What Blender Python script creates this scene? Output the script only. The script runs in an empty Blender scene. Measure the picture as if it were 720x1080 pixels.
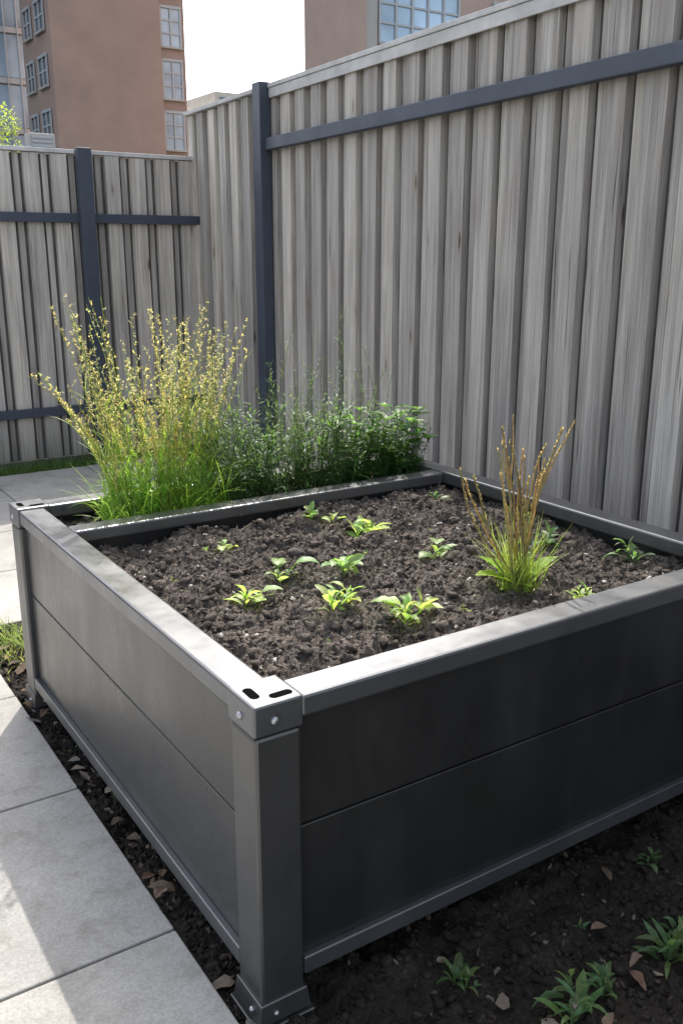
import bpy, bmesh, math, random
import numpy as np
from mathutils import Vector, Matrix, Euler
random.seed(7); rng=np.random.default_rng(11)
S=bpy.context.scene; COL=S.collection
R=random.random
def U(a,b): return a+(b-a)*random.random()

# ---------------------------------------------------------------- node helpers
def new_mat(name):
    m=bpy.data.materials.new(name); m.use_nodes=True
    nt=m.node_tree; nt.nodes.clear()
    out=nt.nodes.new('ShaderNodeOutputMaterial')
    p=nt.nodes.new('ShaderNodeBsdfPrincipled')
    nt.links.new(p.outputs[0],out.inputs[0])
    return m,nt,p,out
def N(nt,t,**kw):
    n=nt.nodes.new(t)
    for k,v in kw.items(): setattr(n,k,v)
    return n
def noise(nt,scale,detail=4,rough=.6,vec=None,dist=0):
    n=N(nt,'ShaderNodeTexNoise'); n.inputs['Scale'].default_value=scale
    n.inputs['Detail'].default_value=detail; n.inputs['Roughness'].default_value=rough
    n.inputs['Distortion'].default_value=dist
    if vec is not None: nt.links.new(vec,n.inputs['Vector'])
    return n
def ramp(nt,fac,stops):
    r=N(nt,'ShaderNodeValToRGB'); el=r.color_ramp.elements
    while len(el)<len(stops): el.new(.5)
    for e,(p,c) in zip(el,stops):
        e.position=p; e.color=(c[0],c[1],c[2],1)
    nt.links.new(fac,r.inputs[0]); return r
def mix(nt,fac,a,b,mode='MIX'):
    m=N(nt,'ShaderNodeMix',data_type='RGBA',blend_type=mode)
    for i,v in ((0,fac),(6,a),(7,b)):
        if isinstance(v,(int,float)): m.inputs[i].default_value=v
        elif isinstance(v,tuple): m.inputs[i].default_value=(*v,1) if len(v)==3 else v
        else: nt.links.new(v,m.inputs[i])
    return m.outputs[2]
def bump(nt,p,h,strength=.3,dist=.01):
    b=N(nt,'ShaderNodeBump'); b.inputs['Strength'].default_value=strength
    b.inputs['Distance'].default_value=dist
    nt.links.new(h,b.inputs['Height']); nt.links.new(b.outputs[0],p.inputs['Normal']); return b
def objco(nt,scale=(1,1,1)):
    t=N(nt,'ShaderNodeTexCoord'); m=N(nt,'ShaderNodeMapping')
    m.inputs['Scale'].default_value=scale
    nt.links.new(t.outputs['Object'],m.inputs[0]); return m.outputs[0]

# ---------------------------------------------------------------- materials
def mat_metal(name,base,rough,metal=.55,dust=.12):
    m,nt,p,o=new_mat(name); v=objco(nt)
    n1=noise(nt,3.5,4,.65,v); n2=noise(nt,60,3,.6,v)
    n3=noise(nt,7,5,.65,objco(nt,(1,1,.3)))
    c=ramp(nt,n1.outputs[0],[(.3,tuple(b*.85 for b in base)),(.7,tuple(b*1.15 for b in base))])
    f=ramp(nt,n3.outputs[0],[(.5,(0,0,0)),(.8,(dust,dust,dust))])
    c2=mix(nt,f.outputs[0],c.outputs[0],(.26,.24,.21))
    nt.links.new(c2,p.inputs['Base Color'])
    p.inputs['Metallic'].default_value=metal
    r=ramp(nt,n3.outputs[0],[(.25,(rough-.08,)*3),(.75,(rough+.14,)*3)])
    nt.links.new(r.outputs[0],p.inputs['Roughness'])
    bump(nt,p,n2.outputs[0],.08,.002); return m
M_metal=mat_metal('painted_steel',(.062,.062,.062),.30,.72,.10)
M_side_lit=mat_metal('painted_steel_lit_side',(.082,.083,.084),.27,.75,.12)  # same steel, base lightened to stand in for light off the paving
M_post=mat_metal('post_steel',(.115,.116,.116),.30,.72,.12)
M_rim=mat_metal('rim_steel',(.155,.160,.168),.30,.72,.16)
M_slate=mat_metal('slate_steel',(.052,.064,.088),.5,.1,.06)
def mat_flat(name,c,rough=.6,metal=0,var=.15,scale=8,bs=.1,spec=.5):
    m,nt,p,o=new_mat(name); n=noise(nt,scale,4,.6,objco(nt))
    r=ramp(nt,n.outputs[0],[(.3,tuple(x*(1-var) for x in c)),(.7,tuple(x*(1+var) for x in c))])
    nt.links.new(r.outputs[0],p.inputs['Base Color']); p.inputs['Roughness'].default_value=rough
    p.inputs['Metallic'].default_value=metal; p.inputs['Specular IOR Level'].default_value=spec
    bump(nt,p,n.outputs[0],bs,.003); return m
M_black=mat_flat('shade_black',(.004,.004,.004),1,0,.1,8,.0,.02)  # black paints the shade inside the cap slots, which are not cut
M_bolt=mat_flat('zinc_bolt',(.40,.40,.41),.35,.9)

def mat_wood():
    m,nt,p,o=new_mat('weathered_boards')
    at=N(nt,'ShaderNodeAttribute',attribute_name='Col')
    tc=N(nt,'ShaderNodeTexCoord')
    sep=N(nt,'ShaderNodeSeparateColor'); nt.links.new(at.outputs[0],sep.inputs[0])
    comb=N(nt,'ShaderNodeCombineXYZ'); mu=N(nt,'ShaderNodeMath',operation='MULTIPLY'); mu.inputs[1].default_value=37
    nt.links.new(sep.outputs[1],mu.inputs[0]); nt.links.new(mu.outputs[0],comb.inputs[2])
    add=N(nt,'ShaderNodeVectorMath',operation='ADD'); nt.links.new(tc.outputs['Object'],add.inputs[0]); nt.links.new(comb.outputs[0],add.inputs[1])
    def mp(sc):
        q=N(nt,'ShaderNodeMapping'); q.inputs['Scale'].default_value=sc; nt.links.new(add.outputs[0],q.inputs[0]); return q.outputs[0]
    k=N(nt,'ShaderNodeTexVoronoi'); k.inputs['Scale'].default_value=1.0; nt.links.new(mp((7.5,7.5,1.5)),k.inputs['Vector'])
    kn=ramp(nt,k.outputs['Distance'],[(.035,(1,1,1)),(.085,(0,0,0))])
    halo=ramp(nt,k.outputs['Distance'],[(.05,(1,1,1)),(.30,(0,0,0))])
    g=noise(nt,1.6,5,.62,mp((20,20,.55)),1.0)
    fine=noise(nt,1.6,4,.7,mp((110,110,1.6)),.6)
    crack=noise(nt,1.5,3,.5,mp((48,48,.8)),.8)
    ck=ramp(nt,crack.outputs[0],[(.29,(1,1,1)),(.34,(0,0,0))])
    bl=noise(nt,1.6,4,.6,mp((5,5,.8)))
    c=ramp(nt,g.outputs[0],[(.30,(.36,.335,.305)),(.45,(.52,.495,.465)),(.60,(.64,.615,.585)),(.75,(.72,.70,.675))])
    fr_=ramp(nt,fine.outputs[0],[(.3,(.74,.73,.72)),(.6,(1.08,1.08,1.08))])
    c0=mix(nt,1.0,c.outputs[0],fr_.outputs[0],'MULTIPLY')
    c0=mix(nt,ck.outputs[0],c0,(.17,.145,.125))
    hm=N(nt,'ShaderNodeMath',operation='MULTIPLY'); hm.inputs[1].default_value=.35; nt.links.new(halo.outputs[0],hm.inputs[0])
    c0=mix(nt,hm.outputs[0],c0,(.32,.26,.20))
    c1=mix(nt,kn.outputs[0],c0,(.12,.09,.07))
    blr=ramp(nt,bl.outputs[0],[(.3,(.78,.78,.79)),(.7,(1.08,1.06,1.02))])
    c2=mix(nt,1.0,c1,blr.outputs[0],'MULTIPLY')
    tint=ramp(nt,sep.outputs[0],[(0,(.68,.66,.65)),(.5,(.92,.90,.87)),(1,(1.08,1.04,.98))])
    c3=mix(nt,1.0,c2,tint.outputs[0],'MULTIPLY')
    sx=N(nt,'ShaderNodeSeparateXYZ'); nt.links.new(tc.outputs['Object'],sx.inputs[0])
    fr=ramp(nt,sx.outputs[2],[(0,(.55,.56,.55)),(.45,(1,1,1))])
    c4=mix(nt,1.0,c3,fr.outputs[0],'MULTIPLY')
    nt.links.new(c4,p.inputs['Base Color']); p.inputs['Roughness'].default_value=.8
    ha=N(nt,'ShaderNodeMath',operation='SUBTRACT'); nt.links.new(fine.outputs[0],ha.inputs[0]); nt.links.new(ck.outputs[0],ha.inputs[1])
    bump(nt,p,ha.outputs[0],.5,.003); return m
M_wood=mat_wood()
M_recess=mat_flat('recess_board',(.085,.078,.074),.85,0,.3,6)
M_cap=mat_flat('cap_board',(.52,.505,.49),.7,0,.2,7)

def mat_soil(name,a,b,c,sc=1,bs=.8):
    m,nt,p,o=new_mat(name); v=objco(nt)
    n1=noise(nt,110*sc,6,.75,v); n2=noise(nt,9*min(1,sc*20),3,.6,v)
    r=ramp(nt,n1.outputs[0],[(.32,a),(.55,b),(.74,c)])
    r2=ramp(nt,n2.outputs[0],[(.3,(.65,.65,.65)),(.7,(1.25,1.23,1.2))])
    nt.links.new(mix(nt,1.0,r.outputs[0],r2.outputs[0],'MULTIPLY'),p.inputs['Base Color'])
    p.inputs['Roughness'].default_value=.95; p.inputs['Specular IOR Level'].default_value=.2
    bump(nt,p,n1.outputs[0],bs,.006); return m
M_soil=mat_soil('potting_soil',(.036,.030,.026),(.125,.106,.092),(.34,.30,.265),1,1.0)
M_mulch=mat_soil('mulch_soil',(.012,.010,.009),(.032,.027,.023),(.085,.070,.058))
M_pebble=mat_flat('pebble',(.42,.39,.35),.8,0,.3,60)
def mat_col(name,rough=.8,trans=0.0,spec=.3):
    m,nt,p,o=new_mat(name)
    at=N(nt,'ShaderNodeAttribute',attribute_name='Col')
    n=noise(nt,70,2,.6,objco(nt)); r=ramp(nt,n.outputs[0],[(.3,(.78,.78,.78)),(.7,(1.15,1.15,1.15))])
    c=mix(nt,1.0,at.outputs[0],r.outputs[0],'MULTIPLY')
    nt.links.new(c,p.inputs['Base Color']); p.inputs['Roughness'].default_value=rough
    p.inputs['Specular IOR Level'].default_value=spec
    if trans>0:
        t=N(nt,'ShaderNodeBsdfTranslucent'); ms=N(nt,'ShaderNodeMixShader'); ms.inputs[0].default_value=trans
        c2=mix(nt,1.0,c,(2.2,2.05,1.2),'MULTIPLY'); nt.links.new(c2,t.inputs[0])
        nt.links.new(p.outputs[0],ms.inputs[1]); nt.links.new(t.outputs[0],ms.inputs[2]); nt.links.new(ms.outputs[0],o.inputs[0])
    return m
M_leaf=mat_col('leaf_green',.45,.5,spec=.45)
M_chip=mat_col('wood_chip',.85)
def mat_slab():
    m,nt,p,o=new_mat('concrete_slab')
    at=N(nt,'ShaderNodeAttribute',attribute_name='Col'); v=objco(nt)
    n1=noise(nt,2.2,5,.62,v); n2=noise(nt,160,3,.7,v); n3=noise(nt,14,5,.65,v)
    r=ramp(nt,n1.outputs[0],[(.25,(.31,.30,.28)),(.7,(.46,.45,.425))])
    r2=ramp(nt,n2.outputs[0],[(.3,(.76,.76,.76)),(.7,(1.12,1.12,1.12))])
    r3=ramp(nt,n3.outputs[0],[(.33,(.80,.79,.76)),(.5,(1,1,1))])
    c=mix(nt,1.0,r.outputs[0],at.outputs[0],'MULTIPLY'); c=mix(nt,1.0,c,r2.outputs[0],'MULTIPLY'); c=mix(nt,1.0,c,r3.outputs[0],'MULTIPLY')
    nt.links.new(c,p.inputs['Base Color']); p.inputs['Roughness'].default_value=.85
    bump(nt,p,n2.outputs[0],.25,.003); return m
M_slab=mat_slab()
M_ground=mat_soil('bare_ground',(.03,.03,.02),(.06,.06,.035),(.10,.09,.06),.02)
def mat_glass(name,c,rough=.12,metal=.35):
    m,nt,p,o=new_mat(name); n=noise(nt,.35,3,.5,objco(nt))
    r=ramp(nt,n.outputs[0],[(.3,tuple(x*.6 for x in c)),(.7,tuple(x*1.3 for x in c))])
    nt.links.new(r.outputs[0],p.inputs['Base Color']); p.inputs['Roughness'].default_value=rough
    p.inputs['Metallic'].default_value=metal; p.inputs['Specular IOR Level'].default_value=.8; return m
M_glass=mat_glass('window_glass',(.40,.54,.68),.15,.2); M_glassd=mat_glass('dark_glass',(.12,.14,.17))  # window_glass: pale blue base paints in the reflected sky
M_brick=mat_flat('salmon_render',(.38,.275,.23),.9,0,.10,.5)
M_brick2=mat_flat('salmon_render_pale',(.50,.37,.315),.9,0,.08,.5)
M_conc=mat_flat('pale_concrete',(.45,.43,.40),.85,0,.1,.7)
M_frame=mat_flat('window_frame',(.46,.47,.48),.5,0,.05)
M_cream=mat_flat('cream_render',(.60,.54,.47),.9,0,.1,.5)

# ---------------------------------------------------------------- mesh builder
class MB:
    def __init__(s): s.v=[];s.f=[];s.c=[]
    def add(s,vs,fs,col):
        o=len(s.v); s.v.extend(vs); s.f.extend([tuple(i+o for i in f) for f in fs])
        s.c.extend([col]*len(vs))
    def build(s,name,mat,parent=None,smooth=False,bevel=0):
        me=bpy.data.meshes.new(name); me.from_pydata([tuple(v) for v in s.v],[],s.f)
        a=me.color_attributes.new('Col','FLOAT_COLOR','POINT')
        a.data.foreach_set('color',np.array([(c[0],c[1],c[2],1) for c in s.c],dtype=np.float32).ravel())
        me.materials.append(mat)
        if smooth: me.polygons.foreach_set('use_smooth',[True]*len(me.polygons))
        me.update(); ob=bpy.data.objects.new(name,me); COL.objects.link(ob)
        if parent: ob.parent=parent
        if bevel:
            b=ob.modifiers.new('bev','BEVEL'); b.width=bevel; b.segments=2; b.limit_method='ANGLE'
        return ob
def empty(name,loc=(0,0,0)):
    e=bpy.data.objects.new(name,None); e.location=loc; e.empty_display_size=.2; COL.objects.link(e); return e
BF=[(0,3,2,1),(4,5,6,7),(0,1,5,4),(1,2,6,5),(2,3,7,6),(3,0,4,7)]
def bx(x0,x1,y0,y1,z0,z1): return [(x0,y0,z0),(x1,y0,z0),(x1,y1,z0),(x0,y1,z0),(x0,y0,z1),(x1,y0,z1),(x1,y1,z1),(x0,y1,z1)]
def box(name,x0,x1,y0,y1,z0,z1,mat,parent=None,bevel=.003):
    b=MB(); b.add(bx(x0,x1,y0,y1,z0,z1),BF,(1,1,1)); return b.build(name,mat,parent,False,bevel)

# ---------------------------------------------------------------- numeric noise
TAB=rng.random((256,256))
def vn(x,y):
    xi=np.floor(x).astype(int);yi=np.floor(y).astype(int);fx=x-xi;fy=y-yi
    fx=fx*fx*(3-2*fx);fy=fy*fy*(3-2*fy)
    a=TAB[xi&255,yi&255];b=TAB[(xi+1)&255,yi&255];c=TAB[xi&255,(yi+1)&255];d=TAB[(xi+1)&255,(yi+1)&255]
    return (a*(1-fx)+b*fx)*(1-fy)+(c*(1-fx)+d*fx)*fy-.5
def soil_h(x,y,k=1):
    x=np.asarray(x,float);y=np.asarray(y,float)
    wx=x+.02*vn(x*20,y*20+7);wy=y+.02*vn(x*20+13,y*20)
    return k*(.035*vn(wx*4,wy*4)+.046*vn(wx*11+9,wy*11)+.042*(.25-np.abs(vn(wx*24,wy*24+5)))+.028*(.25-np.abs(vn(wx*52+3,wy*52)))+.018*vn(wx*110,wy*110)+.008*vn(x*220,y*220))
def sheet(name,x0,x1,y0,y1,z,step,mat,k=1,parent=None):
    nx=int((x1-x0)/step);ny=int((y1-y0)/step)
    X,Y=np.meshgrid(np.linspace(x0,x1,nx),np.linspace(y0,y1,ny))
    Z=z+soil_h(X,Y,k)
    V=np.stack([X.ravel(),Y.ravel(),Z.ravel()],1)
    i=np.arange(nx*ny).reshape(ny,nx)
    F=np.stack([i[:-1,:-1].ravel(),i[:-1,1:].ravel(),i[1:,1:].ravel(),i[1:,:-1].ravel()],1)
    me=bpy.data.meshes.new(name); me.from_pydata(V.tolist(),[],F.tolist()); me.materials.append(mat)
    me.polygons.foreach_set('use_smooth',[True]*len(me.polygons))
    ob=bpy.data.objects.new(name,me); COL.objects.link(ob)
    if parent: ob.parent=parent
    return ob
def ico(s):
    bm=bmesh.new(); bmesh.ops.create_icosphere(bm,subdivisions=s,radius=1)
    v=np.array([v.co[:] for v in bm.verts]); f=np.array([[v.index for v in f.verts] for f in bm.faces]); bm.free(); return v,f
ICO={1:ico(1),2:ico(2)}
def clods(name,n,x0,x1,y0,y1,z,rmin,rmax,mat,k=1,parent=None,sub=1,flat=1.0,pw=2.2,rough=.3,smooth=True):
    ICO_V,ICO_F=ICO[sub]
    px=rng.uniform(x0,x1,n);py=rng.uniform(y0,y1,n)
    r=rmin*(rmax/rmin)**(rng.random(n)**pw)
    pz=z+soil_h(px,py,k)+r*.1
    V=ICO_V[None]*(1+rng.uniform(-rough,rough,(n,len(ICO_V),1)))
    V=V*np.stack([rng.uniform(.8,1.4,n),rng.uniform(.7,1.1,n),rng.uniform(.5,1,n)*flat],1)[:,None,:]
    a=rng.uniform(0,6.28,n);t=rng.uniform(-.6,.6,n)
    ca,sa,ct,st=np.cos(a),np.sin(a),np.cos(t),np.sin(t)
    x=V[:,:,0]*ct[:,None]-V[:,:,2]*st[:,None]; zz=V[:,:,0]*st[:,None]+V[:,:,2]*ct[:,None]; y=V[:,:,1]
    X=x*ca[:,None]-y*sa[:,None]; Y=x*sa[:,None]+y*ca[:,None]
    P=np.stack([X,Y,zz],2)*r[:,None,None]+np.stack([px,py,pz],1)[:,None,:]
    m=len(ICO_V); F=(ICO_F[None]+(np.arange(n)*m)[:,None,None]).reshape(-1,3)
    me=bpy.data.meshes.new(name); me.from_pydata(P.reshape(-1,3).tolist(),[],F.tolist()); me.materials.append(mat)
    if smooth: me.polygons.foreach_set('use_smooth',[True]*len(me.polygons))
    ob=bpy.data.objects.new(name,me); COL.objects.link(ob)
    if parent: ob.parent=parent
    return ob
def chips(mb,n,x0,x1,y0,y1,z,lmin,lmax,cols,k=1):
    for _ in range(n):
        l=U(lmin,lmax);w=l*U(.2,.6);t=U(.0015,.004)
        x=U(x0,x1);y=U(y0,y1)
        rot=Euler((U(-.6,.6),U(-.6,.6),U(0,6.28))).to_matrix()
        base=Vector((x,y,z+float(soil_h(x,y,k))+.003))
        n_=7; ang=sorted(U(0,6.28) for _ in range(n_))
        ring=[(math.cos(a)*l/2*U(.7,1.1),math.sin(a)*w/2*U(.7,1.1)) for a in ang]
        vs=[base+rot@Vector((q[0],q[1],-t)) for q in ring]+[base+rot@Vector((q[0]*.93,q[1]*.9,t*U(.5,1.5))) for q in ring]
        fs=[tuple(range(n_,2*n_))]+[(i,(i+1)%n_,(i+1)%n_+n_,i+n_) for i in range(n_)]
        c=random.choice(cols);f=U(.7,1.25); mb.add(vs,fs,tuple(q*f for q in c))

# ---------------------------------------------------------------- plants
def leaf(mb,base,az,L,W,el,droop,col,segs=6,fold=.25,prof=None,twist=0):
    p=Vector(base);h=Vector((math.cos(az),math.sin(az),0));sd=Vector((-math.sin(az),math.cos(az),0))
    vs=[];e=el;ph=U(0,6)
    for i in range(segs+1):
        t=i/segs
        w=W*.5*((math.sin(math.pi*min(1,t**.75*.97+.03)))**.8 if prof is None else prof(t))
        d=h*math.cos(e)+Vector((0,0,math.sin(e))); nrm=d.cross(sd)*-1
        s2=sd*math.cos(twist*t)+nrm*math.sin(twist*t)
        up=s2.cross(d)*-1
        if up.z<0: up=-up
        w1=1+.16*math.sin(i*2.3+ph);w2=1+.16*math.sin(i*1.9+ph*2)
        vs+= [p-s2*w*w1+up*w*fold*w2, p.copy(), p+s2*w*w2+up*w*fold*w1]
        p=p+d*(L/segs); e-=droop/segs
    fs=[]
    for i in range(segs):
        a=i*3; fs+=[(a,a+1,a+4,a+3),(a+1,a+2,a+5,a+4)]
    mb.add(vs,fs,col)
def blade(mb,base,az,L,W,el,droop,col,segs=5):
    leaf(mb,base,az,L,W,el,droop,col,segs,.3,lambda t:(1-t)**.6*(0.6+.4*min(1,t*4)),U(-.6,.6))
def tube(mb,pts,r0,r1,col,sides=4):
    vs=[];n=len(pts)
    for i,p in enumerate(pts):
        d=(pts[min(i+1,n-1)]-pts[max(i-1,0)]).normalized()
        a=d.cross(Vector((.3,.9,.1))).normalized(); b=d.cross(a); r=r0+(r1-r0)*i/(n-1)
        for k in range(sides):
            q=k*2*math.pi/sides; vs.append(p+a*math.cos(q)*r+b*math.sin(q)*r)
    fs=[(i*sides+k,i*sides+(k+1)%sides,(i+1)*sides+(k+1)%sides,(i+1)*sides+k) for i in range(n-1) for k in range(sides)]
    mb.add(vs,fs,col)
def stem_pts(base,az,lean0,lean1,L,n=8,wob=.01):
    p=Vector(base);pts=[p.copy()]
    for i in range(n):
        t=i/n;e=math.pi/2-(lean0+(lean1-lean0)*t)
        a=az+U(-.1,.1)
        p=p+Vector((math.cos(a)*math.cos(e),math.sin(a)*math.cos(e),math.sin(e)))*(L/n)+Vector((U(-wob,wob),U(-wob,wob),0))*.3
        pts.append(p.copy())
    return pts
def jc(c,a=.2,b=.12):
    f=U(1-a,1+a); return (c[0]*f*U(1-b,1+b),c[1]*f,c[2]*f*U(1-b,1+b))
def at(pts,t):
    q=t*(len(pts)-1);i=min(int(q),len(pts)-2); return pts[i].lerp(pts[i+1],q-i)

def seedling(name,x,y,z,size,n,col,wide=.42,el=(.3,1.1),shoots=1,broad=0):
    mb=MB()
    for s in range(shoots):
        a0=U(0,6.28); o=Vector((math.cos(a0),math.sin(a0),0))*(size*U(.1,.4) if s else 0)
        h=size*U(.25,.6); top=stem_pts(o+Vector((0,0,-.015)),a0,U(0,.2),U(.1,.6),h+.015,4,.004)
        tube(mb,top,.0026,.0014,jc(col),5)
        for i in range(n):
            t=i/n; az=i*2.4+U(-.5,.5); L=size*U(.45,1.0)*(1-.45*t); e=U(*el)+t*.4
            s0=at(top,.15+.8*t)
            st=U(.12,.35)
            s1=s0+Vector((math.cos(az)*math.cos(e),math.sin(az)*math.cos(e),math.sin(e)))*L*st
            c=jc(col,.3,.2)
            tube(mb,[s0,s0.lerp(s1,.5),s1],.0016,.0012,tuple(q*1.1 for q in c),4)
            leaf(mb,s1,az,L*(1-st*.5),L*wide*U(.7,1.25),e,U(.3,1.9),c,6,U(.15,.6),None,U(-.6,.6))
    for i in range(broad):
        az=U(0,6.28);e=U(.6,1.15);L=size*U(.5,.75)
        s1=Vector((math.cos(az)*math.cos(e),math.sin(az)*math.cos(e),math.sin(e)))*L*U(.8,1.1)
        tube(mb,[Vector((0,0,0)),s1*.5,s1],.002,.0014,jc(col),4)
        leaf(mb,s1,az,L,L*.66,e*.4,U(.3,.9),jc(tuple(q*1.15 for q in col),.15),7,.3)
    ob=mb.build(name,M_leaf,None,True); ob.location=(x,y,z); return ob

# ================================================================ GROUND
gm=MB(); g=300
gm.add([(-g,-g,-.06),(g,-g,-.06),(g,g,-.06),(-g,g,-.06)],[(0,1,2,3)],(1,1,1)); gm.build('ground',M_ground)
mulch=empty('mulch_bed')
sheet('mulch_surface',.628,2.98,-.6,3.66,-.018,.013,M_mulch,.8,mulch)
clods('mulch_clods',11000,.64,2.6,.0,1.5,-.018,.003,.014,M_mulch,.8,mulch)
clods('mulch_clods_large',400,.66,2.6,.0,1.5,-.018,.010,.020,M_mulch,.8,mulch,2,.8,2,.25)
clods('mulch_clods_edge',2200,.645,.74,.9,3.64,-.018,.003,.012,M_mulch,.8,mulch)
cm=MB(); cols=[(.10,.075,.055),(.06,.045,.035),(.17,.135,.10),(.045,.036,.028)]
chips(cm,520,.64,2.6,.3,1.5,-.018,.008,.034,cols,.8)
chips(cm,380,.645,.75,1.0,3.6,-.018,.008,.034,cols,.8)
cm.build('bark_chips',M_chip,mulch)
dl=MB()
for i in range(60):
    x,y=(U(.9,2.4),U(.6,1.28)) if i<30 else (U(.65,.71),U(1.1,3.4))
    leaf(dl,(x,y,float(soil_h(x,y,.8))+.0),U(0,6.28),U(.025,.07),U(.015,.035),U(.1,.5),U(-.4,1.1),jc(random.choice([(.16,.12,.09),(.12,.08,.055),(.22,.19,.16)])),6,U(.1,.6))
dl.build('dead_leaves',M_chip,mulch)

# ================================================================ PAVING
pv=MB(); s=.67;gp=.0035
def slab(x0,x1,y0,y1):
    t=U(.9,1.06); dz=U(-.002,.002)
    pv.add(bx(x0+gp,x1-gp,y0+gp,y1-gp,-.035,.014+dz),BF,(t,t*U(.985,1.0),t*U(.96,1.0)))
for j in range(-7,7):
    for i in range(-7,4):
        x0=.635+s*(i-1); y0=1.638+s*j
        if i>=1 and j<3: continue
        if x0+s>3.02: continue
        slab(x0,x0+s,y0,y0+s)
pv.build('paving',M_slab,None,False,.004)
box('paving_bed',-4.05,.63,-3.0,6.30,-.044,-.002,M_mulch,None,0)

# ================================================================ PLANTER
X0,X1,Y0,Y1=.672,2.200,1.305,2.955
ZT=.684
bed=empty('raised_garden_bed')
def B(n,*a,mat=M_metal,bev=.0025): return box(n,*a,mat,bed,bev)
PW=.102
posts=[(X0-.006,Y0-.006),(X1+.006-PW,Y0-.006),(X0-.006,Y1+.006-PW),(X1+.006-PW,Y1+.006-PW)]
for i,(a,b) in enumerate(posts):
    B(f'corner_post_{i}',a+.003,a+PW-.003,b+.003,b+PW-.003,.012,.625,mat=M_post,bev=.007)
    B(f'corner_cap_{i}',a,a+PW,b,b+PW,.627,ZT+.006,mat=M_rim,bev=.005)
    mb=MB(); q=.006
    v=bx(a-q,a+PW+q,b-q,b+PW+q,.006,.012); v2=[(a-.001,b-.001,.055),(a+PW+.001,b-.001,.055),(a+PW+.001,b+PW+.001,.055),(a-.001,b+PW+.001,.055)]
    mb.add(v[4:]+v2,[(0,1,5,4),(1,2,6,5),(2,3,7,6),(3,0,4,7),(4,5,6,7)],(1,1,1)); mb.add(bx(a-.012,a+PW+.012,b-.012,b+PW+.012,-.03,.0055),BF,(1,1,1))
    mb.build(f'base_shoe_{i}',M_post,bed,False,.002)
    cx,cy=a+PW/2,b+PW/2
    def slot(cx,cy,l,w,ax,nm):  # flat black capsule on the cap in place of a dark hole
        m=MB();pts=[]
        for k in range(16):
            an=k*math.pi/8; ox=(l/2-w/2)*(1 if math.cos(an)>0 else -1); u=math.cos(an)*w/2+ox;vv=math.sin(an)*w/2
            pts.append((cx+u,cy+vv) if ax=='x' else (cx+vv,cy+u))
        top=[(x,y,ZT+.0068) for x,y in pts];bot=[(x,y,ZT) for x,y in pts]
        if ax=='y': top.reverse();bot.reverse()
        m.add(top+bot,[tuple(range(16))]+[(k,k+16,(k+1)%16+16,(k+1)%16) for k in range(16)],(1,1,1)); m.build(nm,M_black,bed)
    slot(a+.024,cy+.002,.046,.019,'y',f'slot_a_{i}'); slot(cx+.018,b+.024,.046,.019,'x',f'slot_b_{i}')
    def bolt(p,ax,nm,r=.008):
        m=MB();V=[];n=10
        for dd,rr in ((0,r*1.0),(.003,r),(.006,r*.55)):
            for k in range(n):
                an=k*2*math.pi/n;u=math.cos(an)*rr;w=math.sin(an)*rr
                V.append((p[0]-dd,p[1]+u,p[2]+w) if ax=='x' else (p[0]+u,p[1]-dd,p[2]+w))
        F=[(l*n+k,l*n+(k+1)%n,(l+1)*n+(k+1)%n,(l+1)*n+k) for l in range(2) for k in range(n)]+[tuple(range(2*n,3*n))]
        m.add(V,F,(1,1,1)); m.build(nm,M_bolt,bed,True)
    bolt((a,b+PW*.5,.655),'x',f'bolt_x_{i}'); bolt((a+PW*.42,b,.655),'y',f'bolt_y_{i}')
    bolt((a-.004,b+PW*.3,.03),'x',f'foot_bolt_x_{i}',.006); bolt((a+PW*.3,b-.004,.03),'y',f'foot_bolt_y_{i}',.006)
xa,xb=X0+.096,X1-.096; ya,yb=Y0+.096,Y1-.096
RW=.078
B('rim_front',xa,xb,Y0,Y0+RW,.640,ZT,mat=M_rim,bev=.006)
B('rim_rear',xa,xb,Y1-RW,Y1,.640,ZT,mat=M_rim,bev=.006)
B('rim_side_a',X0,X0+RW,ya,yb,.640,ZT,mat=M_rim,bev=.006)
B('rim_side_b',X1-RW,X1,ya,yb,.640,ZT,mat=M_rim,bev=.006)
DY=2.555
B('divider_bar',X0+RW+.001,X1-RW-.001,DY,DY+.07,.642,ZT-.003,mat=M_rim,bev=.006)
B('divider_wall',X0+.04,X1-.04,DY+.02,DY+.05,.12,.6415)
for k,(z0,z1) in enumerate([(.118,.405),(.409,.6385)]):
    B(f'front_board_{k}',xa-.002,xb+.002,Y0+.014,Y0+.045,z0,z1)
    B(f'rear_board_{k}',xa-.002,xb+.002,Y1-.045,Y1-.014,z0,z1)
    B(f'side_board_a{k}',X0+.014,X0+.045,ya-.002,yb+.002,z0,z1,mat=M_side_lit)
    B(f'side_board_b{k}',X1-.045,X1-.014,ya-.002,yb+.002,z0,z1,mat=M_side_lit)
B('sill_front',xa-.001,xb+.001,Y0-.001,Y0+.05,.078,.1165,mat=M_rim); B('sill_rear',xa-.001,xb+.001,Y1-.05,Y1+.001,.078,.1165,mat=M_rim)
B('sill_side_a',X0-.001,X0+.05,ya-.001,yb+.001,.078,.1165,mat=M_rim); B('sill_side_b',X1-.05,X1+.001,ya-.001,yb+.001,.078,.1165,mat=M_rim)
B('floor_panel',X0+.05,X1-.05,Y0+.05,Y1-.05,.10,.11,mat=M_black)
ZS=.610
sheet('soil_main',X0+.046,X1-.046,Y0+.046,DY+.018,ZS,.005,M_soil,1,bed)
sheet('soil_rear',X0+.046,X1-.046,DY+.052,Y1-.046,ZS,.009,M_soil,1,bed)
clods('soil_grains',20000,X0+.06,X1-.06,Y0+.06,DY+.01,ZS,.0018,.007,M_soil,1,bed)
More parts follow.
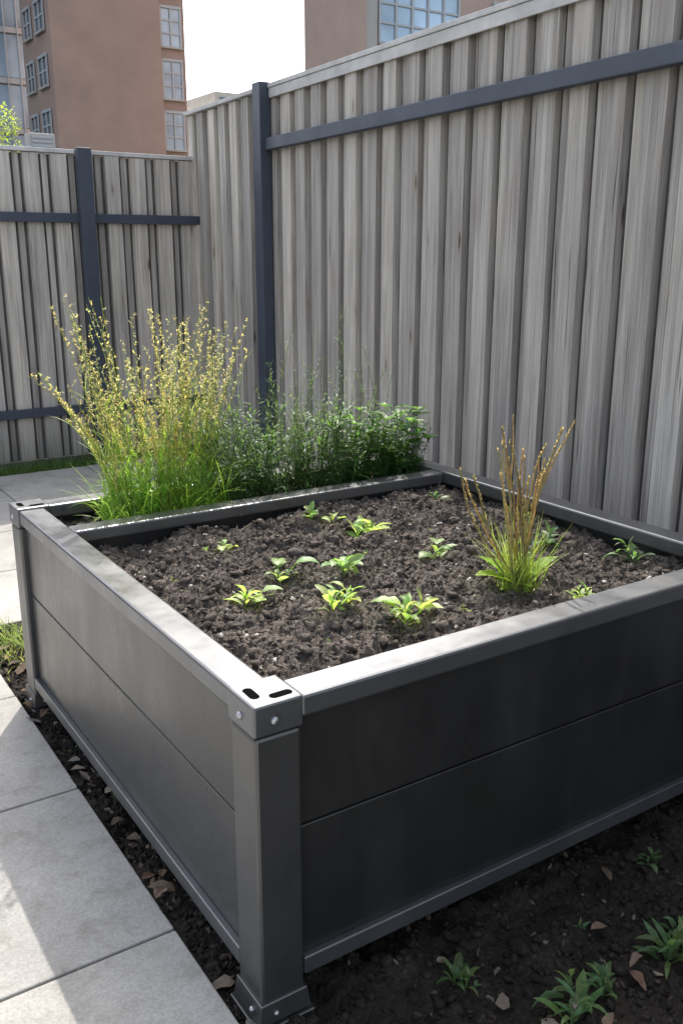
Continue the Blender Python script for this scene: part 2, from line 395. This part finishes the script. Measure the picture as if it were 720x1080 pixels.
clods('soil_clods',1900,X0+.06,X1-.06,Y0+.06,DY+.01,ZS,.005,.019,M_soil,1,bed,2,.8,2.2,.34)
clods('soil_clods_rear',900,X0+.06,X1-.06,DY+.06,Y1-.06,ZS,.003,.014,M_soil,1,bed)
clods('pebbles',380,X0+.09,X1-.09,Y0+.09,DY-.01,ZS,.0025,.009,M_pebble,1,bed,2,.7,2,.08)
cm=MB(); chips(cm,320,X0+.09,X1-.09,Y0+.09,DY-.02,ZS,.006,.026,[(.22,.18,.14),(.34,.30,.24),(.12,.095,.08)])
chips(cm,40,X0+.09,X1-.09,Y0+.09,DY-.02,ZS,.014,.034,[(.50,.45,.38)])
cm.build('soil_chips',M_chip,bed)

# ================================================================ SEEDLINGS in bed
G1=(.33,.45,.15);G2=(.22,.34,.12);G3=(.11,.19,.075)
def sz(x,y): return ZS+float(soil_h(x,y))
for (x,y,sz_,n,c,w,el,sh,br) in [
 (1.474,2.44,.080,7,G2,.34,(.3,1.0),1,0),(1.574,2.27,.10,7,G1,.36,(.1,1.0),3,1),(1.53,2.40,.06,5,G1,.45,(.1,1.0),1,1),
 (1.64,1.997,.085,6,G2,.4,(.4,1.1),1,3),(2.0,2.44,.07,9,G3,.25,(.3,1.1),1,0),(1.117,2.339,.06,6,G1,.45,(.2,.8),1,1),(1.07,2.37,.035,5,G1,.4,(.2,.8),1,0),
 (1.15,2.07,.09,6,G2,.45,(.4,1.2),1,3),(.997,1.951,.085,6,G1,.32,(.1,.9),2,2),(1.132,1.75,.095,8,G1,.27,(.2,1.0),3,0),(1.18,1.80,.06,6,G1,.4,(.1,.9),1,1),(1.28,1.945,.08,6,G2,.5,(.4,1.2),1,3),
 (1.224,1.581,.085,7,G1,.34,(.2,1.0),3,3),(1.727,1.494,.075,9,G1,.24,(.2,1.0),2,0),(2.02,1.60,.085,10,G3,.22,(.2,1.1),2,0),(1.95,1.87,.085,7,G3,.4,(.4,1.1),2,1),(.92,2.76,.08,8,G1,.25,(.2,1.0),2,0),
 (1.40,1.60,.03,4,G2,.4,(.3,1),1,0),(1.45,2.1,.03,4,G1,.4,(.3,1),1,0),(.90,2.2,.025,4,G1,.4,(.3,1),1,0),(1.78,2.2,.03,5,G2,.35,(.3,1),1,0),(1.02,1.62,.025,4,G2,.4,(.3,1),1,0)]:
    seedling('seedling_plant',x,y,sz(x,y),sz_,n,c,w,el,sh,br)
for (x,y,sz_,n,c,w,sh) in [(1.066,1.2,.08,7,G3,.3,2),(1.20,.985,.10,8,G3,.25,3),(1.29,1.0,.08,8,G3,.25,2),(1.50,1.0,.12,9,G3,.18,3),(1.58,1.05,.09,8,G3,.25,1),(1.72,1.23,.06,6,G3,.3,2),(.70,2.2,.03,5,G3,.3,1),(.70,2.55,.04,6,G3,.3,1),(1.4,1.16,.03,5,G3,.3,1)]:
    seedling('weed_plant',x,y,float(soil_h(x,y,.8))-.018,sz_,n,c,w,(.3,1.1),sh,0)

# spiky plant with dry stalks
mb=MB(); tan=(.31,.27,.175)
for i in range(24):
    az=U(0,6.28); l0=U(0,.2);l1=l0+U(.05,.45); L=U(.28,.47)
    if i<3: az=math.radians(148)+U(-.2,.2);l0=.45+.12*i;l1=.5-.15*i;L=.34+.02*i
    if i in (3,4): az=math.radians(-32)+U(-.2,.2);l0=.12;l1=.45;L=.45
    c=jc(tan,.25)
    pts=stem_pts((U(-.025,.025),U(-.025,.025),0),az,l0,l1*.75,L,10,.016)
    tube(mb,pts,.0027,.0022,c,5)
    t0=U(.6,.8)
    for k in range(30):
        t=U(t0,1.0); leaf(mb,at(pts,t),U(0,6.28),.010,.0045,U(1.0,1.5),.2,jc((.36,.31,.20)),2)
    for k in range(7):
        t=U(.1,.65); blade(mb,at(pts,t),U(0,6.28),U(.015,.05),.003,U(.8,1.3),.3,jc((.26,.30,.11)))
for i in range(170):
    blade(mb,(U(-.035,.035),U(-.035,.035),0),U(0,6.28),U(.06,.24),U(.003,.006),U(.95,1.5),U(.0,.5),jc((.26,.35,.10)))
for az,L,e in ((2.5,.11,.95),(3.0,.12,.6),(2.0,.09,.9),(-.4,.11,.9),(.4,.08,1.0),(4.4,.06,.5)):
    s1=Vector((math.cos(az)*.02,math.sin(az)*.02,.03))
    leaf(mb,s1,az,L,L*.55,e,.6,jc((.32,.48,.08),.1),8,.25)
o=mb.build('dry_spiky_plant',M_leaf,None,True); o.location=(1.613,1.634,sz(1.613,1.634)-.005)

# tall flowering grass clump
mb=MB()
for i in range(125):
    bxp=U(-.19,.17);byp=U(-.08,.08); az=math.atan2(byp*1.2+U(-.12,.12),bxp+U(-.13,.12))
    L=U(.46,.74) if i%3 else U(.25,.45); l0=U(.0,.16);l1=U(.1,.45)+abs(bxp)*.7
    if i<6: az=math.pi+U(-.5,.3);l0=.3;l1=U(.6,.9);bxp=-.12;L=U(.4,.6)
    c=jc((.28,.35,.11)); pts=stem_pts((bxp,byp,0),az,l0,l1,L,10,.014)
    tube(mb,pts,.0018,.0007,c,3)
    for k in range(5):
        t=U(.05,.6); blade(mb,at(pts,t),U(0,6.28),U(.05,.13),U(.003,.007),U(.5,1.3),U(.3,1.2),jc((.23,.36,.08)),4)
    nb=int(U(8,20)); sc=U(.6,1.6); sd_=jc((.50,.48,.26),.25)
    for k in range(nb):
        t=.5+.5*k/nb; q=at(pts,t); a=U(0,6.28);l=U(.012,.04)*(1.25-t*.6)*sc
        bp=stem_pts(q,a,.3,1.0,l,2,.002); tube(mb,bp,.0006,.0004,jc((.34,.34,.15)),3)
        for m in range(7):
            leaf(mb,at(bp,U(.2,1)),U(0,6.28),U(.006,.012),.0042,U(-.4,1.2),.4,jc(sd_,.2),2)
for i in range(360):
    blade(mb,(U(-.22,.20),U(-.09,.09),0),U(0,6.28),U(.10,.32),U(.004,.008),U(.7,1.5),U(.3,1.5),jc((.22,.38,.08)),6)
for i in range(800):
    a=U(0,6.28);r=R()**.5
    leaf(mb,(math.cos(a)*r*.22,math.sin(a)*r*.1,U(.02,.27)*(1.1-r*.6)),U(0,6.28),U(.02,.045),U(.008,.014),U(-.2,1.2),.6,jc((.24,.41,.09)),3)
o=mb.build('tall_grass_plant',M_leaf,None,True); o.location=(1.13,2.785,ZS)

# dense foliage in the rear trough, shade worked into its darker greens
mb=MB(); D=(.07,.14,.045)
for i in range(260):
    x=U(-.42,.40);y=U(-.11,.11); L=U(.14,.38)*(1.0-.25*max(0,x)/.4)
    c=jc(D,.3); az=math.atan2(y,x+U(-.3,.3)); pts=stem_pts((x,y,0),az,U(0,.2),U(.1,.8),L,7,.01)
    tube(mb,pts,.0018,.0009,c,3)
    for k in range(26):
        t=U(.15,1); leaf(mb,at(pts,t),U(0,6.28),U(.015,.045),U(.003,.010),U(-.3,1.1),U(.2,.9),jc(D if R()<.75 else (.13,.25,.07),.35),3)
for i in range(80):
    x=U(-.44,.25);y=U(-.08,.08);L=U(.30,.68)*(1 if i%4==0 else .75);c=jc((.14,.22,.08)); pts=stem_pts((x,y,0),U(0,6.28),U(0,.15),U(.1,.7),L,9,.012)
    tube(mb,pts,.0017,.0007,c,3)
    for k in range(44):
        t=U(.3,1); blade(mb,at(pts,t),U(0,6.28),U(.015,.055)*(1.2-t*.7),.0022,U(.2,1.2),.4,c,3)
for i in range(90):
    x=U(.08,.46);y=U(-.1,.1); z=U(.06,.28)
    for k in range(5): leaf(mb,(x,y,z),k*1.256+U(-.2,.2),U(.03,.06),.026,U(.0,.6),.5,jc((.12,.24,.065),.3),4)
o=mb.build('leafy_shrub',M_leaf,None,True); o.location=(1.72,2.79,ZS)

# lawn strip + tuft
mb=MB()
for i in range(4200):
    x=U(-1.2,2.9);y=U(6.34,6.6)
    blade(mb,(x,y,-.03),U(0,6.28),U(.05,.13),.006,U(.8,1.5),U(.2,.9),jc((.11,.20,.05)),3)
mb.build('grass_strip',M_leaf,None,True)
mb=MB()
for i in range(420):
    x=.76+random.gauss(0,.09);y=3.45+random.gauss(0,.12)
    if x<.645 : x=.65
    if y>3.63: y=3.62
    blade(mb,(x,y,-.02),U(0,6.28),U(.03,.11),.005,U(.6,1.5),U(.3,1.2),jc((.28,.36,.12)),4)
mb.build('grass_tuft',M_leaf,None,True)

# ================================================================ FENCES
def fence(name,L,H,period=.187):
    """local: runs along +X, face looks toward -Y, base z=0"""
    e=empty(name); mb=MB(); x=0
    while x<L:
        w=.114+U(-.006,.006); d=.034+U(-.004,.005); zt=H-U(0,.006)
        xa_=x+.004;xb_=x+w
        pr=[(xa_,0),(xa_+.003,-d),(xb_-.003,-d+U(-.002,.002)),(xb_,0)]
        nz=6; bow=[U(-.002,.002) for _ in range(nz+1)]
        c=(R(),R(),0); vs=[]
        for q in range(nz+1):
            z=.03+(zt-.03)*q/nz; vs+=[(a+bow[q],b,z) for a,b in pr]
        fs=[]
        for q in range(nz):
            o=q*4; fs+=[(o,o+1,o+5,o+4),(o+1,o+2,o+6,o+5),(o+2,o+3,o+7,o+6)]
        fs.append((nz*4,nz*4+1,nz*4+2,nz*4+3)); mb.add(vs,fs,c)
        xc=x+w+.018;xd=x+period-.015
        pr=[(xc,0),(xc+.002,-.010),(xd-.002,-.010),(xd,0)]
        vs=[(a,b,.03) for a,b in pr]+[(a,b,zt) for a,b in pr]
        mb.add(vs,[(0,1,5,4),(1,2,6,5),(2,3,7,6),(4,5,6,7)],(R()*.5,R(),0))
        x+=period
    mb.build('boards',M_wood,e)
    box('backing_sheet',0,L,.0,.02,.03,H-.008,M_recess,e,0)
    box('kick_board',0,L,-.040,-.002,-.05,.028,M_recess,e,.002)
    return e
HB=2.12
fb=fence('board_fence',5.2,HB)
fb.location=(-2.13,6.66,0)
box('cap',0,5.2,-.045,.03,HB+.001,HB+.028,M_cap,fb,.003)
for nm,z in (('rail_top',1.67),('rail_bottom',.345)): box(nm,0,5.2,-.074,-.041,z,z+.062,M_slate,fb,.003)
for k,xx in enumerate((4.27,1.9)): box(f'post_{k}',xx,xx+.10,-.137,-.076,-.04,HB+.035,M_slate,fb,.004)
HR=2.43
fr=fence('board_fence',8.6,HR)
fr.rotation_euler=(0,0,math.radians(-92.2)); fr.location=(3.062,6.70,0)
box('cap',0,8.6,-.06,.035,HR+.001,HR+.026,M_cap,fr,.003)
box('fascia',1.38,8.6,-.054,-.042,HR-.055,HR-.001,M_cap,fr,.002)
box('post',1.27,1.375,-.115,-.042,-.04,HR+.035,M_slate,fr,.004)
box('post_far',5.8,5.9,.022,.1,-.04,HR-.05,M_slate,fr,.004)
box('rail_top',1.376,8.6,-.088,-.042,2.075,2.145,M_slate,fr,.004)
box('rail_rear',0,8.6,.021,.06,.5,.57,M_slate,fr,.004)

# ================================================================ BUILDINGS
def win(parent,nm,x,y,z,w,h,face='y',nx=2,nz=2,glass=M_glassd,fr_=.12):
    def bb(n,u0,u1,d0,d1,z0,z1,m):
        if face=='y': box(n,x+u0,x+u1,y+d0,y+d1,z+z0,z+z1,m,parent,0)
        else: box(n,x+d0,x+d1,y+u0,y+u1,z+z0,z+z1,m,parent,0)
    bb(nm+'_glass',0,w,-.05,-.005,0,h,glass)
    bb(nm+'_sill',-.1,w+.1,-.22,-.06,-.12,-.002,M_conc)
    bb(nm+'_head',-.05,w+.05,-.16,-.06,h-.08,h+.08,M_frame)
    for i in range(nx+1): u=w*i/nx; bb(f'{nm}_mullion{i}',u-fr_/2,u+fr_/2,-.13,-.055,.002,h-.085,M_frame)
    for i in range(1,nz): zz=h*i/nz; bb(f'{nm}_transom{i}',fr_/2,w-fr_/2,-.11,-.056,zz-.05,zz+.05,M_frame)
b1=empty('apartment_tower')
box('walls',18.6,25.6,60,66,-.04,34,M_brick,b1,0)
box('parapet',18.5,25.65,59.9,66.1,34.01,34.6,M_conc,b1,0)
for k in range(6):
    z=2.2+k*3.1
    win(b1,f'side_window_{k}',18.6,60.9,z,1.7,1.7,'x',2,2)
    win(b1,f'side_window_b{k}',18.6,63.6,z,1.5,1.7,'x',2,2)
box('glazed_stair_core',25.6,27.5,60.6,66,-.04,32,M_brick,b1,0)
for k in range(6): win(b1,f'stair_window_{k}',25.85,60.6,2.0+k*3.1,1.35,2.3,'y',2,3,M_glass)
b2=empty('glass_office_block')
box('core',6,19.7,68.2,85,-.04,40,M_frame,b2,0)
for k in range(13):
    box(f'glazing_{k}',6.0,19.65,68.0,68.18,.5+k*3.1,3.1+k*3.1,M_glass,b2,0)
for k in range(13): box(f'spandrel_{k}',6.0,19.65,67.9,67.99,.1+k*3.1,.45+k*3.1,M_frame,b2,0)
for k in range(17): box(f'mullion_{k}',6.2+k*.84,6.28+k*.84,67.8,67.89,0,40,M_frame,b2,0)
b3=empty('hillside_house')
box('walls',57,64.6,120,132,-.04,20.6,M_cream,b3,0); box('upper_storey',59,63.4,121,130,20.61,22.6,M_cream,b3,0)
for k in range(3): win(b3,f'window_{k}',57.8+k*2.3,120,17.6,1.2,1.4,'y',1,1)
for k in range(2): win(b3,f'upper_window_{k}',59.6+k*1.9,121,21.0,.9,1.0,'y',1,1)
b4=empty('apartment_block')
box('walls',27.7,42,40,45.9,-.04,26,M_brick2,b4,0)
box('parapet',27.6,42.1,39.9,46,26.01,26.5,M_conc,b4,0)
box('pilaster',27.6,28.1,39.8,39.998,-.04,25.9,M_conc,b4,0)
for k in range(5):
    z=.6+k*3.6
    win(b4,f'strip_window_{k}',28.3,40,z,4.9,2.6,'y',5,3,M_glass)
    win(b4,f'strip_window_r{k}',35.5,40,z,3.9,2.6,'y',4,3,M_glass)
sh=empty('utility_shed'); box('walls',4,8.5,19.2,23,-.04,3.15,M_conc,sh,0); box('roof',3.9,8.6,19.1,23.1,3.151,3.27,M_slate,sh,0)
ac=empty('air_conditioner_unit')
box('casing',5.58,6.10,19.9,20.25,3.33,3.82,M_conc,ac,.02)
for k in range(5): box(f'louvre_{k}',5.64,6.04,19.88,19.898,3.40+k*.08,3.44+k*.08,M_frame,ac,0)
for k in (5.62,6.0): box(f'foot_{k}',k,k+.06,19.92,20.22,3.271,3.329,M_slate,ac,0)
tr=empty('street_tree'); mb=MB()
tc=Vector((6.1,26,3.95))
tube(mb,stem_pts((6.1,26,-.04),0,0,.05,3.0,8,.05),.13,.07,(.10,.075,.05),8)
for i in range(14):
    tube(mb,stem_pts((6.1,26,U(1.6,2.9)),i*2.4,.3,.9,U(.8,1.5),6,.05),.045,.012,(.10,.075,.05),5)
mb.build('trunk',M_chip,tr,True)
mb=MB()
cl=[(tc+Vector((random.gauss(0,.6),random.gauss(0,.65),random.gauss(0,.5))),U(.25,.5)) for _ in range(36)]
for c,rad in cl:
    sh_=U(.7,1.3)
    for i in range(190):
        v=Vector((random.gauss(0,1),random.gauss(0,1),random.gauss(0,1))).normalized()*rad*R()**.35
        leaf(mb,c+v,U(0,6.28),U(.06,.11),.05,U(-.8,1),.5,tuple(q*sh_ for q in jc((.26,.34,.05))),2)
mb.build('crown',M_leaf,tr)

# ================================================================ LIGHT + SKY
kx,ky=.46,.70
sdir=Vector((kx,ky,1)).normalized()
el=math.asin(sdir.z); rot=math.atan2(kx,ky)
w=bpy.data.worlds.new('World'); S.world=w; w.use_nodes=True; nt=w.node_tree
sky=N(nt,'ShaderNodeTexSky'); sky.sky_type='NISHITA'; sky.sun_disc=False; sky.sun_elevation=el; sky.sun_rotation=rot
sky.dust_density=3.5; sky.air_density=1.0; sky.ozone_density=.8
hs=N(nt,'ShaderNodeHueSaturation'); hs.inputs['Saturation'].default_value=.5; hs.inputs['Value'].default_value=2.6
nt.links.new(sky.outputs[0],hs.inputs['Color'])
bg=nt.nodes['Background']; nt.links.new(hs.outputs[0],bg.inputs[0]); bg.inputs[1].default_value=.15
ld=bpy.data.lights.new('sun','SUN'); ld.energy=5; ld.angle=math.radians(.5); ld.color=(1,.95,.87)
lo=bpy.data.objects.new('sun',ld); COL.objects.link(lo); lo.rotation_euler=(sdir).to_track_quat('Z','Y').to_euler(); lo.location=(5,7,12)

# ================================================================ CAMERA
cam=bpy.data.cameras.new('camera'); co=bpy.data.objects.new('camera',cam); COL.objects.link(co); S.camera=co
cam.sensor_fit='VERTICAL'; cam.sensor_height=36; cam.lens=971/1080*36; cam.clip_start=.05; cam.clip_end=1000
p=math.radians(15.56);a=math.radians(33.2)
d=Vector((math.sin(a)*math.cos(p),math.cos(a)*math.cos(p),-math.sin(p)))
co.location=(0,0,1.45); co.rotation_euler=d.to_track_quat('-Z','Y').to_euler()
S.view_settings.view_transform='Standard'; S.view_settings.look='None'; S.view_settings.exposure=0
